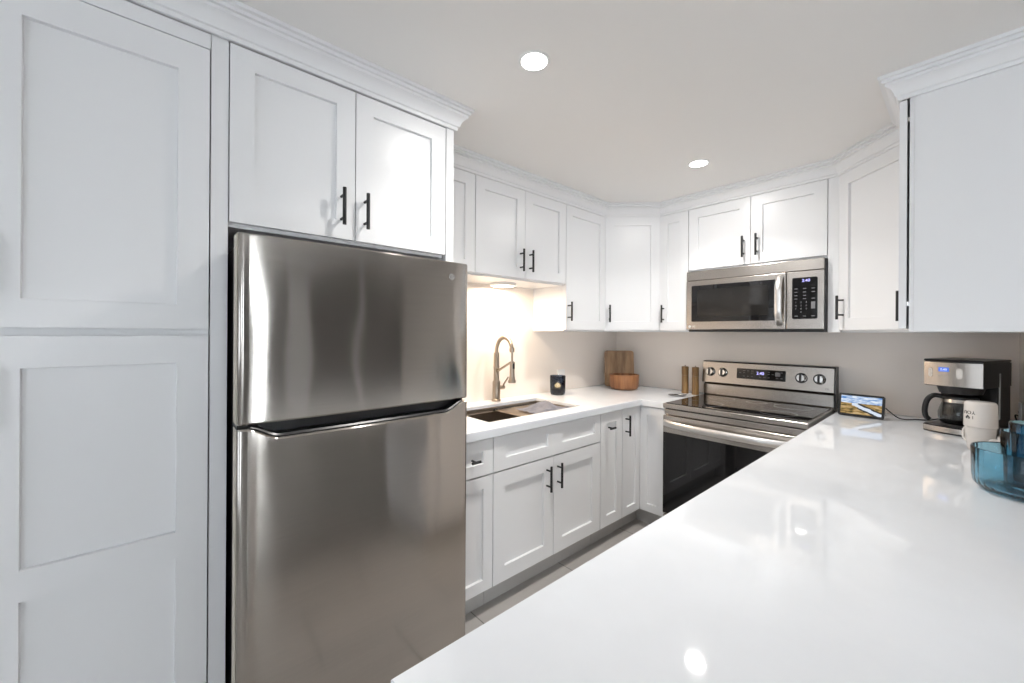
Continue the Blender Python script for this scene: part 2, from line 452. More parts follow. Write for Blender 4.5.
upper('short two-door white wall cabinet with black handles above the sink and faucet', -1.769, -1.034, USH,
      [(-1.769, -1.4035, (-1.442, 1.774, 0.13)), (-1.4035, -1.034, (-1.366, 1.776, 0.13))])
upper('single-door full-height white wall cabinet between sink cabinet and angled left corner cabinet', -1.032, -0.594, UZ0,
      [(-1.032, -0.594, (-1.010, 1.492, 0.125))])
def diagonal(label, corner, sgn, hx, DG, top):
    """angled corner wall cabinet; corner at world (cx,0); sgn +1 opens towards +x, -1 towards -x"""
    cx = corner; rz = PI/4*sgn
    P = [(0, 0), (DG, 0), (DG, -UD), (UD, -DG), (0, -DG)]
    P = [(cx+sgn*(x if 1 else 0), y) for x, y in P]
    r = root('corner_wall_cabinet', label, 'cabinet', (cx+sgn*0.3, -0.3, UZ0), rz)
    e = 0.0008
    pts = [(x + (-sgn*e if abs(x-cx) > DG-0.01 else 0), y + (e if y < -DG+0.01 else 0)) for x, y in P]
    bm = B(); prism(bm, pts, UZ0, UZ1+0.011)
    part('body', bm, WHITE, r, world=True)
    # the front plane in the local frame
    inv = MW[r].inverted(); q = inv @ Vector((cx+sgn*DG, -UD, UZ0)); p = inv @ Vector((cx+sgn*UD, -DG, UZ0))
    xa, xb = sorted((p.x, q.x)); yf = p.y
    xa += 0.004; xb -= 0.004
    d = part('door', shaker(B(), xa+0.006, xb-0.006, 0.012, UZ1-UZ0+top, yf-0.021), WHITE, r)
    pull(d, xa+hx, 0.13, yf-0.021, 0.125)
    return r
diagonal('angled corner wall cabinet above the cutting board, left of the range', 0.0, 1, 0.035, 0.592, 0.007)
diagonal('angled corner wall cabinet above the small tablet, right of the microwave', WR, -1, 0.038, 0.61, 0.008)
def upper_back(label, xa, xb, z0, doors, name='wall_cabinet'):
    c = (xa+xb)/2; r = root(name, label, 'cabinet', (c, 0, z0), 0)
    part('body', carcass(B(), xb-xa, UD, 0, UZ1+0.011-z0), WHITE, r)
    fronts(r, -UD-0.02, xb-xa, [(a-c, b-c, 0.012, UZ1-z0+0.006, (h and ('v', h[0]-c, h[1]-z0, h[2]))) for a, b, h in doors])
    return r
upper_back('slim single-door white wall cabinet squeezed between the left corner cabinet and the microwave', 0.594, 0.807, UZ0, [(0.594, 0.807, (0.632, 1.49, 0.125))])
upper_back('wide low two-door white cabinet mounted directly above the microwave', 0.809, 1.568, 1.770,
           [(0.809, 1.190, (1.153, 1.887, 0.13)), (1.190, 1.568, (1.228, 1.89, 0.13))])
o = single('filler_panel', box(B(), (1.570, -0.323, UZ0), (1.622, -0.303, UZ1+0.011), 0.001), WHITE,
           'narrow white filler strip between microwave and right corner cabinet', 'panel', loc=(1.596, -0.313, UZ0))
# right wall cabinet, its door seen edge on
r = root('wall_cabinet', 'white wall cabinet at far right showing its big plain end panel over the coffee maker', 'cabinet', (WR, -0.824, UZ0), RIGHT)
part('body', carcass(B(), 0.420, UD, 0, UZ1+0.011-UZ0), WHITE, r)
part('end_panel', box(B(), (0.2102, -UD+0.012, 0), (0.2142, 0, UZ1+0.011-UZ0), 0.001), WHITE, r)
d = part('door', shaker(B(), -0.206, 0.2135, 0.012, UZ1-UZ0+0.004, -UD-0.0265), WHITE, r)
pull(d, -0.165, 0.113, -UD-0.0265, 0.130)
for z in (0.10, 0.76): part('hinge', box(B(), (0.170, -UD-0.0065, z-0.008), (0.209, -UD, z+0.008), 0.001), CHROME, r)

# over-refrigerator cabinet, surround panels, pantry
FX = 0.618
r = root('over_fridge_cabinet', 'deep two-door white cabinet above the refrigerator', 'cabinet', (0, -2.522, 1.658), LEFT)
part('body', carcass(B(), 0.730, FX, 0, UZ1+0.011-1.658), WHITE, r)
fronts(r, -FX-0.02, 0.73, [(-0.366, 0.0, 0.012, UZ1-1.654, ('v', -0.048, 0.117, 0.125)), (0.0, 0.369, 0.012, UZ1-1.654, ('v', 0.033, 0.115, 0.125))])
single('surround_panel', box(B(), (0, -2.150, FZ), (0.638, -2.114, UZ1+0.011), 0.001), WHITE, 'tall white side panel at the sink side of the refrigerator', 'panel', loc=(0.3, -2.132, FZ))
single('surround_panel', box(B(), (0, -2.930, FZ), (0.633, -2.889, UZ1+0.011), 0.001), WHITE, 'tall white upright panel between the pantry doors and the refrigerator', 'panel', loc=(0.3, -2.912, FZ))
PY0, PY1 = -3.346, -2.932
r = root('pantry_cabinet', 'tall white pantry cabinet with stacked shaker doors at far left', 'cabinet', (0, (PY0+PY1)/2, FZ), LEFT)
pc = (PY0+PY1)/2; hw = (PY1-PY0)/2
part('body', carcass(B(), PY1-PY0, FX, 0.11, UZ1+0.011-FZ), WHITE, r)
part('toe_kick', box(B(), (-hw, -0.56, 0), (hw, -0.54, 0.11)), WHITE, r)
part('middle_rail', box(B(), (-hw+0.018, -FX+0.002, 1.31-FZ), (hw-0.018, -FX+0.022, 1.38-FZ)), WHITE, r)
part('top_rail', box(B(), (-hw, -FX-0.018, 2.150-FZ), (hw, -FX, UZ1+0.006-FZ), 0.001), WHITE, r)
a, b = -hw+0.070, hw-0.070
fronts(r, -FX-0.02, 2*hw, [
    (-hw, hw, 1.355-FZ, 2.146-FZ, ('v', -hw+0.024, 1.42-FZ+0.07, 0.13), [(a, b, 1.421-FZ, 2.066-FZ)]),
    (-hw, hw, 0.184-FZ, 1.336-FZ, ('v', -hw+0.024, 1.20-FZ, 0.13), [(a, b, 0.800-FZ, 1.262-FZ), (a, b, 0.254-FZ, 0.729-FZ)])])

# crown moulding: profile (out, up), swept round a path with mitred corners
CPROF = [(0.0, 0.0), (0.010, 0.0), (0.012, 0.006), (0.012, 0.012), (0.018, 0.015), (0.021, 0.026), (0.028, 0.042), (0.038, 0.051), (0.043, 0.054), (0.043, 0.064), (0.051, 0.066), (0.051, 0.077), (0.061, 0.079), (0.061, 0.091), (0.0, 0.091)]
def crown(path, outs, z0, h=CZ-UZ1-0.0072):
    """path: plan points; outs: outward unit normal of each segment"""
    bm = B(); rows = []
    for i, p in enumerate(path):
        if i == 0: n = Vector(outs[0]); k = 1
        elif i == len(path)-1: n = Vector(outs[-1]); k = 1
        else:
            n = (Vector(outs[i-1]) + Vector(outs[i])); n.normalize(); k = 1/max(0.3, n.dot(Vector(outs[i])))
        rows.append([bm.verts.new((p[0]+n.x*k*o_, p[1]+n.y*k*o_, z0 + u*h/0.091)) for o_, u in CPROF])
    m = len(CPROF)
    for a_, b_ in zip(rows, rows[1:]):
        for k in range(m): bm.faces.new((a_[k], a_[(k+1) % m], b_[(k+1) % m], b_[k]))
    bm.faces.new(rows[0]); bm.faces.new(rows[-1][::-1]); return bm
CB = UZ1+0.0072
s2 = math.sqrt(0.5); dd = UD+0.018; dk = 0.61 + 0.0
struct('trim_1', crown([(0.638, -3.346), (0.638, -2.114), (0.395, -2.114)], [(1, 0), (0, 1)], CB), TRIMW, 25)
q1 = dd*1.0
# diagonal line: x - y = 0.915 + 0.018*sqrt2  (left corner), mirrored on the right
L0 = 0.897 + 0.019*math.sqrt(2); L1 = 0.915 + 0.019*math.sqrt(2)
pl = [(dd, -2.112), (dd, dd-L0), (L0-dd, -dd), (WR-(L1-dd), -dd), (WR-dd-0.001, dd-L1+0.001), (WR-dd-0.001, -1.039), (WR, -1.039)]
struct('trim_2', crown(pl, [(1, 0), (s2, -s2), (0, -1), (-s2, -s2), (-1, 0), (0, -1)], CB), TRIMW, 25)

# ------------------------------------------------------------------ base cabinets
BD = 0.61; BT = 0.874; BB = 0.184; TK = 0.56
def base(name, label, ya, yb, specs, top=True):
    c = (ya+yb)/2; r = root(name, label, 'cabinet', (0.004, c, FZ), LEFT)
    part('body', carcass(B(), yb-ya, BD-0.004, BB-FZ-0.004, BT-FZ, top), WHITE, r)
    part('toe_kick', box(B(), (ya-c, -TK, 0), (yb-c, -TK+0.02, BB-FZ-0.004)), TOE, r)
    fronts(r, -BD-0.016, yb-ya, [(s[0]-c, s[1]-c, s[2]-FZ, s[3]-FZ, s[4] and (s[4][0], s[4][1]-c, s[4][2]-FZ, s[4][3]),
            s[5] and [(p[0]-c, p[1]-c, p[2]-FZ, p[3]-FZ) for p in s[5]], s[6], s[7]) for s in specs])
    return r
base('drawer_cabinet', 'narrow white base cabinet with one small drawer beside the refrigerator', -2.112, -1.886, [
    (-2.112, -1.886, 0.708, 0.868, ('h', -2.004, 0.786, 0.045), None, 'drawer', 0.052),
    (-2.112, -1.886, BB, 0.700, None, None, 'door', 0.052)])
base('sink_base_cabinet', 'wide white base cabinet under the sink with two doors and a false drawer front', -1.884, -1.068, [
    (-1.884, -1.068, 0.708, 0.868, None, [(-1.884+0.078, -1.520, 0.762, 0.828), (-1.405, -1.068-0.05, 0.762, 0.828)], 'false_drawer_front', 0.05),
    (-1.884, -1.476, BB, 0.700, ('v', -1.528, 0.600, 0.13), None, 'door', 0.07),
    (-1.476, -1.068, BB, 0.700, ('v', -1.446, 0.602, 0.13), None, 'door', 0.07)], top=False)
base('pullout_cabinet', 'slim white pull-out base cabinet with a short horizontal handle at its top', -1.066, -0.838, [
    (-1.066, -0.838, BB, 0.868, ('h', -0.985, 0.778, 0.052), None, 'door', 0.062)])
# corner base cabinet: L-shaped, a door on each leg
r = root('corner_base_cabinet', 'white corner base cabinet folding round the inside corner beside the range', 'cabinet', (0.3, -0.3, FZ), 0)
P = [(0.004, -0.004), (0.806, -0.004), (0.806, -BD), (BD, -BD), (BD, -0.836), (0.004, -0.836)]
part('body', prism(B(), P, BB-0.004, BT), WHITE, r, world=True)
P = [(0.02, -0.02), (0.806, -0.02), (0.806, -TK), (TK, -TK), (TK, -0.836), (0.02, -0.836)]
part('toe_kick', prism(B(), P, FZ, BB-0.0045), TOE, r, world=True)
bm = shaker(B(), -0.836+G, -BD-0.021, BB, 0.868, -BD-0.02, None, 0.050)
bm.transform(Matrix.Rotation(PI/2, 4, 'Z'))
d = part('door', bm, WHITE, r, world=True)
hm = B(); hx = BD+0.02+0.033
tube(hm, [(hx, -0.800, 0.700), (hx, -0.800, 0.830)], 0.0062, 12)
for z in (0.725, 0.805): tube(hm, [(hx, -0.800, z), (BD+0.019, -0.800, z)], 0.0046, 10)
part('handle', hm, BLACK, d, world=True, smooth=40, label='matte black bar handle')
part('door', shaker(B(), BD+0.0215, 0.806-G, BB, 0.868, -BD-0.02, None, 0.050), WHITE, r, world=True)

# peninsula base under the near worktop (doors face the aisle)
r = root('peninsula_cabinet', 'white base unit under the far half of the peninsula worktop', 'cabinet', (2.205, -1.415, FZ), RIGHT)
part('body', box(B(), (-1.405, -0.585, BB-FZ-0.004), (0.40, 0, BT-FZ), 0.001), WHITE, r)
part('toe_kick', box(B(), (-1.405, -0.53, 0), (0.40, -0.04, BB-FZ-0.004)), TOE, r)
fronts(r, -0.605, 1, [(-0.70+k*0.515, -0.70+(k+1)*0.515, BB-FZ, 0.868-FZ, ('v', -0.70+k*0.515+(0.465 if k % 2 == 0 else 0.05), 0.70, 0.13)) for k in range(2)])
single('support_panel', box(B(), (1.66, -2.78, FZ), (2.40, -2.74, 0.875), 0.002), WHITE, 'upright white panel carrying the near end of the peninsula worktop', 'panel', loc=(2.03, -2.76, FZ))

# ------------------------------------------------------------------ worktops
CT0, CT1 = 0.876, 0.914
SX0, SX1, SY0, SY1 = 0.150, 0.528, -1.830, -1.130
CTM = 0.895
def ctop(us, vs, inside):
    bm = grid_slab(B(), us, vs, inside, lambda u, v, t: (u, v, t), CTM, CT1)
    prism(bm, [(0.628, -2.112), (0.648, -2.112), (0.648, -0.648), (0.8075, -0.648), (0.8075, -0.628), (0.628, -0.628)], CT0, CTM+0.0003)
    bmesh.ops.recalc_face_normals(bm, faces=bm.faces)
    es = [e for e in bm.edges if len(e.link_faces) == 2 and e.calc_face_angle() > 1.0 and max(v.co.z for v in e.verts) > CT1-1e-4 and min(v.co.z for v in e.verts) > CT1-1e-4]
    bmesh.ops.bevel(bm, geom=es, offset=0.003, segments=2, affect='EDGES'); return bm
def ins(u, v):
    if SX0 < u < SX1 and SY0 < v < SY1: return False
    return u < 0.648 or v > -0.648
single('worktop', ctop([0, SX0, SX1, 0.648, 0.8075], [-2.112, SY0, SY1, -0.648, 0], ins), QUARTZ,
       'white quartz worktop along the sink wall with an undermount sink opening', 'worktop', loc=(0.3, -1.0, CT0))
bm = grid_slab(B(), [1.583, WR, 2.52], [-2.826, -1.041, 0], lambda u, v: u < WR or v < -1.041, lambda u, v, t: (u, v, t), CT0, CT1)
bmesh.ops.recalc_face_normals(bm, faces=bm.faces)
es = [e for e in bm.edges if len(e.link_faces) == 2 and e.calc_face_angle() > 1.0]
bmesh.ops.bevel(bm, geom=es, offset=0.0035, segments=3, affect='EDGES')
single('peninsula_worktop', bm, QUARTZ, 'long glossy white quartz peninsula worktop filling the foreground', 'worktop', loc=(1.9, -1.4, CT0))

# ------------------------------------------------------------------ sink, rack, cloth, faucet
r = root('sink', 'undermount stainless steel sink set in the worktop left of the candle', 'sink', (0.34, -1.48, 0.70), 0)
t = 0.004
def basin(bm, x0, x1, y0, y1, z0, z1, t):
    box(bm, (x0-t, y0-t, z0-t), (x1+t, y1+t, z0)); box(bm, (x0-t, y0-t, z0), (x0, y1+t, z1)); box(bm, (x1, y0-t, z0), (x1+t, y1+t, z1))
    box(bm, (x0, y0-t, z0), (x1, y0, z1)); box(bm, (x0, y1, z0), (x1, y1+t, z1)); return bm
part('basin', basin(B(), SX0, SX1, SY0, SY1, 0.70, CTM-0.0005, t), STEELDK, r, world=True)
part('ledge', box(B(), (SX0+0.0005, SY0+0.001, 0.864), (SX0+0.014, SY1-0.001, 0.870)), STEELDK, r, world=True)
part('ledge', box(B(), (SX1-0.014, SY0+0.001, 0.864), (SX1-0.0005, SY1-0.001, 0.870)), STEELDK, r, world=True)
bm = lathe(B(), [(0.0, 0.0005), (0.03, 0.0005), (0.042, 0.004), (0.045, 0.0015), (0.045, 0.0002)], (0.34, -1.60, 0.70), 28)
part('drain', bm, CHROME, r, world=True, smooth=40)
r = root('drying_rack', 'roll-up drying rack of thin bars spanning the right half of the sink', 'rack', (0.34, -1.29, 0.8705), 0)
RY0, RY1 = -1.50, -1.135
nb = 17
for k in range(nb):
    y = RY0+0.006 + (RY1-RY0-0.012)*k/(nb-1)
    part('bar', tube(B(), [(SX0+0.002, y, 0.8765), (SX1-0.002, y, 0.8765)], 0.0055, 8), NICKEL, r, world=True, smooth=40)
for x in (SX0+0.010, SX1-0.010): part('edge_strip', box(B(), (x-0.006, RY0, 0.8705), (x+0.006, RY1, 0.8825), 0.001), BLACKP, r, world=True)
# crumpled cloth on the rack
bm = B(); nx, ny = 34, 30; V = []
for i in range(nx+1):
    row = []
    for j in range(ny+1):
        x = 0.285 + 0.225*i/nx; y = -1.440 + 0.255*j/ny
        p = Vector((x*11, y*11, 3.1)); edge = min(i, nx-i, j, ny-j)/5.0
        h = 0.008 + 0.038*max(0, noise.noise(p)+0.35)*min(1, edge) + 0.010*abs(noise.noise(p*2.6))
        x += 0.014*noise.noise(Vector((y*9, 0, 1))); y += 0.018*noise.noise(Vector((x*9, 5, 1))) + 0.045*(0.37-x)
        row.append(bm.verts.new((x, y, 0.8845+h)))
    V.append(row)
top = [[bm.faces.new((V[i][j], V[i+1][j], V[i+1][j+1], V[i][j+1])) for j in range(ny)] for i in range(nx)]
ret = bmesh.ops.solidify(bm, geom=bm.faces[:], thickness=0.003)
single('dish_cloth', bm, CLOTH, 'crumpled grey-blue cloth lying on the drying rack over the sink', 'cloth', smooth=60, loc=(0.37, -1.31, 0.8825))

FXc, FYc = 0.078, -1.415
r = root('faucet', 'brushed nickel spring-neck faucet standing behind the sink', 'faucet', (FXc, FYc, CT1), 0)
part('body', lathe(B(), [(0.0, 0), (0.031, 0), (0.031, 0.008), (0.025, 0.014), (0.025, 0.122), (0.021, 0.128), (0.018, 0.132), (0.018, 0.205), (0.0195, 0.207), (0.0195, 0.222), (0.018, 0.224), (0.018, 0.300), (0.014, 0.310), (0.0, 0.310)], (0, 0, 0), 28), NICKEL, r, smooth=40)
path = smoothpath([(0, 0, 0.305), (0.004, 0, 0.345), (0.030, 0, 0.388), (0.075, 0, 0.405), (0.118, 0, 0.390), (0.142, 0, 0.355), (0.148, 0, 0.335)], 16)
rad = [0.0105 + 0.0028*(1 if k % 3 == 0 else (0.2 if k % 3 == 1 else 0.2)) for k in range(len(path))]
part('spring', tube(B(), path, rad, 14), NICKEL, r, smooth=70)
bm = tube(B(), [(0.148, 0, 0.345), (0.148, 0, 0.330), (0.149, 0, 0.316)], [0.0145, 0.016, 0.0145], 18); tube(bm, [(0.149, 0, 0.318), (0.150, 0, 0.250)], 0.0065, 14)
part('hose', bm, NICKEL, r, smooth=40)
w_ = root  # spray wand
wand = part('spray_head', lathe(B(), [(0, 0), (0.023, 0), (0.024, 0.012), (0.019, 0.020), (0.0155, 0.045), (0.0145, 0.085), (0.0145, 0.122), (0.010, 0.130), (0, 0.130)], (0.150, 0, 0.130), 24), NICKEL, r, smooth=40)
part('spray_button', box(B(), (0.162, -0.007, 0.215), (0.1675, 0.007, 0.250), 0.002), BLACKP, wand)
bm = tube(B(), [(0.012, 0, 0.190), (0.060, 0, 0.215), (0.134, 0, 0.252)], 0.0075, 12); tube(bm, [(0.150, 0, 0.243), (0.150, 0, 0.258)], 0.0175, 20)
part('holder_arm', bm, NICKEL, r, smooth=40)
bm = tube(B(), [(0, 0.020, 0.082), (0, 0.062, 0.082), (0, 0.066, 0.082)], [0.014, 0.014, 0.011], 18)
lv = part('handle', bm, NICKEL, r, smooth=40)
part('lever', tube(B(), smoothpath([(0.004, 0.052, 0.092), (0.016, 0.058, 0.115), (0.040, 0.066, 0.150)], 6), 0.0055, 12), NICKEL, lv, smooth=40)

# ------------------------------------------------------------------ refrigerator
FYa, FYb = -2.8835, -2.138
fc = (FYa+FYb)/2
r = root('refrigerator', 'large stainless steel top-freezer refrigerator between pantry and sink run', 'refrigerator', (0.38, fc, FZ), LEFT)
part('body', box(B(), (0.05, FYa+0.010, FZ+0.03), (0.712, -2.154, 1.598), 0.004), DARKG, r, world=True)
for y in (FYa+0.06, FYb-0.06):
    for x in (0.12, 0.66): part('foot', lathe(B(), [(0, 0), (0.02, 0), (0.02, 0.025), (0.012, 0.03), (0, 0.03)], (x, y, FZ), 14), BLACKP, r, world=True)
part('kick_grille', box(B(), (0.690, FYa+0.02, FZ+0.03), (0.730, FYb-0.03, FZ+0.095), 0.003), BLACKP, r, world=True)
def fdoor(zb, ztop):
    """bowed door: front skin from plan curve, top edge height from ztop(y)"""
    n = 56; xb = 0.722; half = (FYb-FYa)/2
    cols = []
    for k in range(n+1):
        tt = k/n; y = FYa + (FYb-FYa)*tt; s = (y-fc)/half
        x = 0.790 - 0.005*s*s
        e = min(y-FYa, FYb-y); rc = 0.014
        if e < rc: x -= rc - math.sqrt(max(0, rc*rc-(rc-e)**2))
        cols.append((x, y))
    # finer samples at the rounded ends
    ends = []
    for k in range(1, 6):
        e = 0.014*(1-math.cos(PI/2*k/6))
        for y in (FYa+e, FYb-e):
            s = (y-fc)/half; ends.append((0.790-0.005*s*s-0.014+math.sqrt(max(0, 0.014**2-(0.014-e)**2)), y))
    cols = sorted(set(cols+ends), key=lambda p: p[1])
    bm = B(); F = []; K = []
    for x, y in cols:
        zt = ztop(y); ex = max(0.0, x-0.004-xb)
        F.append([bm.verts.new((max(xb, x-0.004), y, zb)), bm.verts.new((x, y, zb+0.005)), bm.verts.new((x, y, zt-0.005)), bm.verts.new((max(xb, x-0.004), y, zt))])
        K.append([bm.verts.new((xb-0.001, y, zb)), bm.verts.new((xb-0.001, y, zt))])
    for i in range(len(cols)-1):
        for j in range(3): bm.faces.new((F[i][j], F[i+1][j], F[i+1][j+1], F[i][j+1]))
        bm.faces.new((K[i][0], K[i+1][0], F[i+1][0], F[i][0])); bm.faces.new((F[i][3], F[i+1][3], K[i+1][1], K[i][1]))
        bm.faces.new((K[i][1], K[i+1][1], K[i+1][0], K[i][0]))
    for i in (0, -1): bm.faces.new((F[i][0], F[i][1], F[i][2], F[i][3], K[i][1], K[i][0]))
    return bm
fd = part('freezer_door', fdoor(1.097, lambda y: 1.614), FSTEEL, r, world=True, smooth=35)
def scoop(y):
    s = min(y-FYa, FYb-y)
    a = min(1, max(0, (s-0.018)/0.085)); a = a*a*(3-2*a)
    return 1.086 - 0.034*a
ld = part('refrigerator_door', fdoor(FZ+0.10, scoop), FSTEEL, r, world=True, smooth=35)
for za, zb_ in ((1.099, 1.612), (FZ+0.102, 1.084)): part('door_edge', box(B(), (0.7225, FYa-0.0012, za), (0.775, FYa+0.0002, zb_)), CREAM, r, world=True, label='beige side edge of the fridge door')
# black pocket handle in the gap
bm = B(); box(bm, (0.714, FYa+0.004, 1.042), (0.750, FYb-0.004, 1.0965))
part('pocket_handle', bm, BLACKP, r, world=True, label='black recessed grip between the two doors')
bm = B(); n = 40; rows = []
for k in range(n+1):
    y = FYa+0.03 + (FYb-FYa-0.06)*k/n; zt = scoop(y); s = (y-fc)/((FYb-FYa)/2); x = 0.790-0.005*s*s
    rows.append([bm.verts.new(p) for p in ((0.748, y, zt+0.002), (x-0.004, y, zt+0.001), (x-0.0015, y, zt+0.005), (x-0.006, y, zt+0.010), (0.748, y, zt+0.012))])
for p, q in zip(rows, rows[1:]):
    for j in range(5): bm.faces.new((p[j], p[(j+1) % 5], q[(j+1) % 5], q[j]))
bm.faces.new(rows[0]); bm.faces.new(rows[-1][::-1])
part('grip_lip', bm, BLACKP, r, world=True, smooth=40)
for za, zb_ in ((1.10, 1.611), (FZ+0.105, 1.08)): part('door_gasket', box(B(), (0.713, FYa+0.0005, za), (0.7205, FYb-0.0005, zb_)), CREAM, r, world=True, label='beige edge strip behind the steel door skins')
bm = lathe(B(), [(0, 0.0), (0.0125, 0.0), (0.0125, 0.0015), (0.0115, 0.0025), (0.0, 0.0025)], (0, 0, 0), 28)
bdg = Matrix.Translation((0.7868, -2.217, 1.557)) @ Matrix.Rotation(PI/2, 4, 'Y')
bm.transform(bdg)
bd = part('badge', bm, CHROME, fd, world=True, smooth=40)
bm = tube(B(), [(0.0088*math.cos(2*PI*k/24), 0.0088*math.sin(2*PI*k/24), 0.0027) for k in range(24)], 0.0007, 6, closed=True)
for q in (((-0.004, 0.004), (-0.006, 0), (-0.003, -0.004), (0, 0), (-0.003, 0.001)), ((0.005, 0.004), (0.001, 0.002), (0.004, 0), (0.001, -0.003), (0.005, -0.004))):
    tube(bm, smoothpath([(x, y, 0.0027) for x, y in q], 4), 0.0006, 6)
bm.transform(Matrix.Translation((0.7868, -2.217, 1.557)) @ Matrix(((0, 0, 1, 0), (1, 0, 0, 0), (0, 1, 0, 0), (0, 0, 0, 1))))
part('monogram', bm, GREYP, bd, world=True)
hb = box(B(), (0.60, FYb-0.11, 1.5985), (0.7215, FYb-0.04, 1.6135), 0.003)
part('hinge_cover', hb, BLACKP, r, world=True)

# ------------------------------------------------------------------ range
RX0, RX1 = 0.8105, 1.560
r = root('range', 'stainless steel freestanding electric range with black glass oven door and rear control panel', 'range', ((RX0+RX1)/2, -0.33, FZ), 0)
cx = (RX0+RX1)/2
part('body', box(B(), (RX0+0.004, -0.630, FZ+0.03), (RX1-0.004, -0.012, 0.895), 0.003), DARKG, r, world=True)
for x in (RX0+0.06, RX1-0.06):
    for y in (-0.58, -0.07): part('foot', lathe(B(), [(0, 0), (0.018, 0), (0.018, 0.025), (0.01, 0.03), (0, 0.03)], (x, y, FZ), 14), BLACKP, r, world=True)
ck = part('cooktop_frame', box(B(), (RX0, -0.668, 0.886), (RX1, -0.080, 0.9155), 0.005, 3), STEEL, r, world=True)
gl = part('cooktop_glass', box(B(), (RX0+0.014, -0.652, 0.9155), (RX1-0.014, -0.085, 0.919), 0.001), GLASSBLK, r, world=True, label='black ceramic glass cooking surface')
bm = B()
for x, y, ra in ((0.99, -0.50, 0.105), (1.39, -0.50, 0.085), (0.99, -0.22, 0.075), (1.39, -0.22, 0.095), (1.19, -0.20, 0.055)):
    part('burner_ring', tube(B(), [(x+ra*math.cos(2*PI*k/48), y+ra*math.sin(2*PI*k/48), 0.9189) for k in range(48)], 0.0006, 5, closed=True), GREYP, gl, world=True)
# vent strip and door
part('vent_strip', box(B(), (RX0+0.004, -0.655, 0.846), (RX1-0.004, -0.630, 0.878), 0.003), STEEL, r, world=True)
part('vent_gap', box(B(), (RX0+0.006, -0.648, 0.876), (RX1-0.006, -0.629, 0.888)), BLACKP, r, world=True)
od = part('oven_door', box(B(), (RX0+0.003, -0.672, 0.232), (RX1-0.003, -0.631, 0.842), 0.004, 3), STEEL, r, world=True)
part('oven_window', box(B(), (RX0+0.006, -0.6755, 0.240), (RX1-0.006, -0.6715, 0.738), 0.0012), GLASSBLK, od, world=True, label='black glass oven window')
# bowed flat bar handle
bm = B(); rows = []; n = 30
for k in range(n+1):
    tt = k/n; x = RX0+0.010 + (RX1-RX0-0.020)*tt; bow = math.sin(PI*tt)**0.6 if 0 < tt < 1 else 0
    y = -0.672 - 0.052*min(1, bow*1.15); zc = 0.797
    rows.append([bm.verts.new((x, y+dy, zc+dz)) for dy, dz in ((0.010, 0.013), (0.004, 0.019), (-0.004, 0.019), (-0.011, 0.010), (-0.011, -0.010), (-0.004, -0.019), (0.004, -0.019), (0.010, -0.013))])
for p, q in zip(rows, rows[1:]):
    for j in range(8): bm.faces.new((p[j], p[(j+1) % 8], q[(j+1) % 8], q[j]))
bm.faces.new(rows[0]); bm.faces.new(rows[-1][::-1])
part('handle', bm, SATIN, od, world=True, smooth=50, label='bowed steel bar handle')
part('storage_drawer', box(B(), (RX0+0.004, -0.668, FZ+0.045), (RX1-0.004, -0.631, 0.226), 0.004), STEEL, r, world=True)
# back guard: tilted control panel above a recessed lower panel
def slab_yz(bm, prof, x0, x1):
    a = [bm.verts.new((x0, y, z)) for y, z in prof]; b = [bm.verts.new((x1, y, z)) for y, z in prof]; n = len(prof)
    bm.faces.new(a); bm.faces.new(b[::-1])
    for i in range(n): bm.faces.new((a[i], a[(i+1) % n], b[(i+1) % n], b[i]))
    return bm
part('back_guard', slab_yz(B(), [(-0.006, 0.9156), (-0.078, 0.9156), (-0.083, 0.925), (-0.083, 0.992), (-0.064, 1.003), (-0.006, 1.003)], RX0+0.004, RX1-0.004), STEEL, r, world=True)
cp = part('control_panel', slab_yz(B(), [(-0.006, 1.006), (-0.098, 1.006), (-0.102, 1.010), (-0.086, 1.150), (-0.080, 1.156), (-0.006, 1.156)], RX0, RX1), STEEL, r, world=True)
part('end_cap', slab_yz(B(), [(-0.005, 0.9156), (-0.086, 0.9156), (-0.086, 1.003), (-0.101, 1.005), (-0.104, 1.010), (-0.087, 1.152), (-0.080, 1.1585), (-0.005, 1.1585)], RX1+0.0002, RX1+0.007), BLACKP, r, world=True)
part('panel_trim', slab_yz(B(), [(-0.006, 1.1562), (-0.0795, 1.1562), (-0.0805, 1.1585), (-0.006, 1.1585)], RX0, RX1), BLACKP, r, world=True)
ang = math.atan2(0.016, 0.140)
def on_panel(x, z, lift=0.0):
    y = -0.102 + (z-1.010)/0.140*0.016
    return Matrix.Translation((x, y, z)) @ Matrix.Rotation(-ang, 4, 'X') @ Matrix.Translation((0, -lift, 0))
bm = plate_xz(B(), rrect(-0.141, -0.034, 0.141, 0.034, 0.004), -0.002, 0.0005); bm.transform(on_panel(1.179, 1.085))
dp = part('display', bm, GLASSBLK, cp, world=True, label='black touch display')
bm = text_bm('2:40', 0.026, on_panel(1.179, 1.092, 0.0022) @ UPRIGHT)
part('clock_digits', bm, DIGIT, dp, world=True)
bm = B()
for k in range(11):
    for zz in (-0.016, 0.006, 0.020):
        x = -0.120+0.024*k
        if abs(x) < 0.032 and zz > 0: continue
        if (k*7+int(zz*1000)) % 4 == 0: continue
        q = box(B(), (x-0.006, -0.0026, zz-0.0012), (x+0.006, -0.0019, zz+0.0012)); q.transform(on_panel(1.179, 1.085)); part('key_mark', q, GREYP, dp, world=True)
q = plate_xz(B(), rrect(0.084, -0.004, 0.112, 0.020, 0.003), -0.0026, -0.0019); q.transform(on_panel(1.179, 1.085)); part('start_key', q, GREYP, dp, world=True)
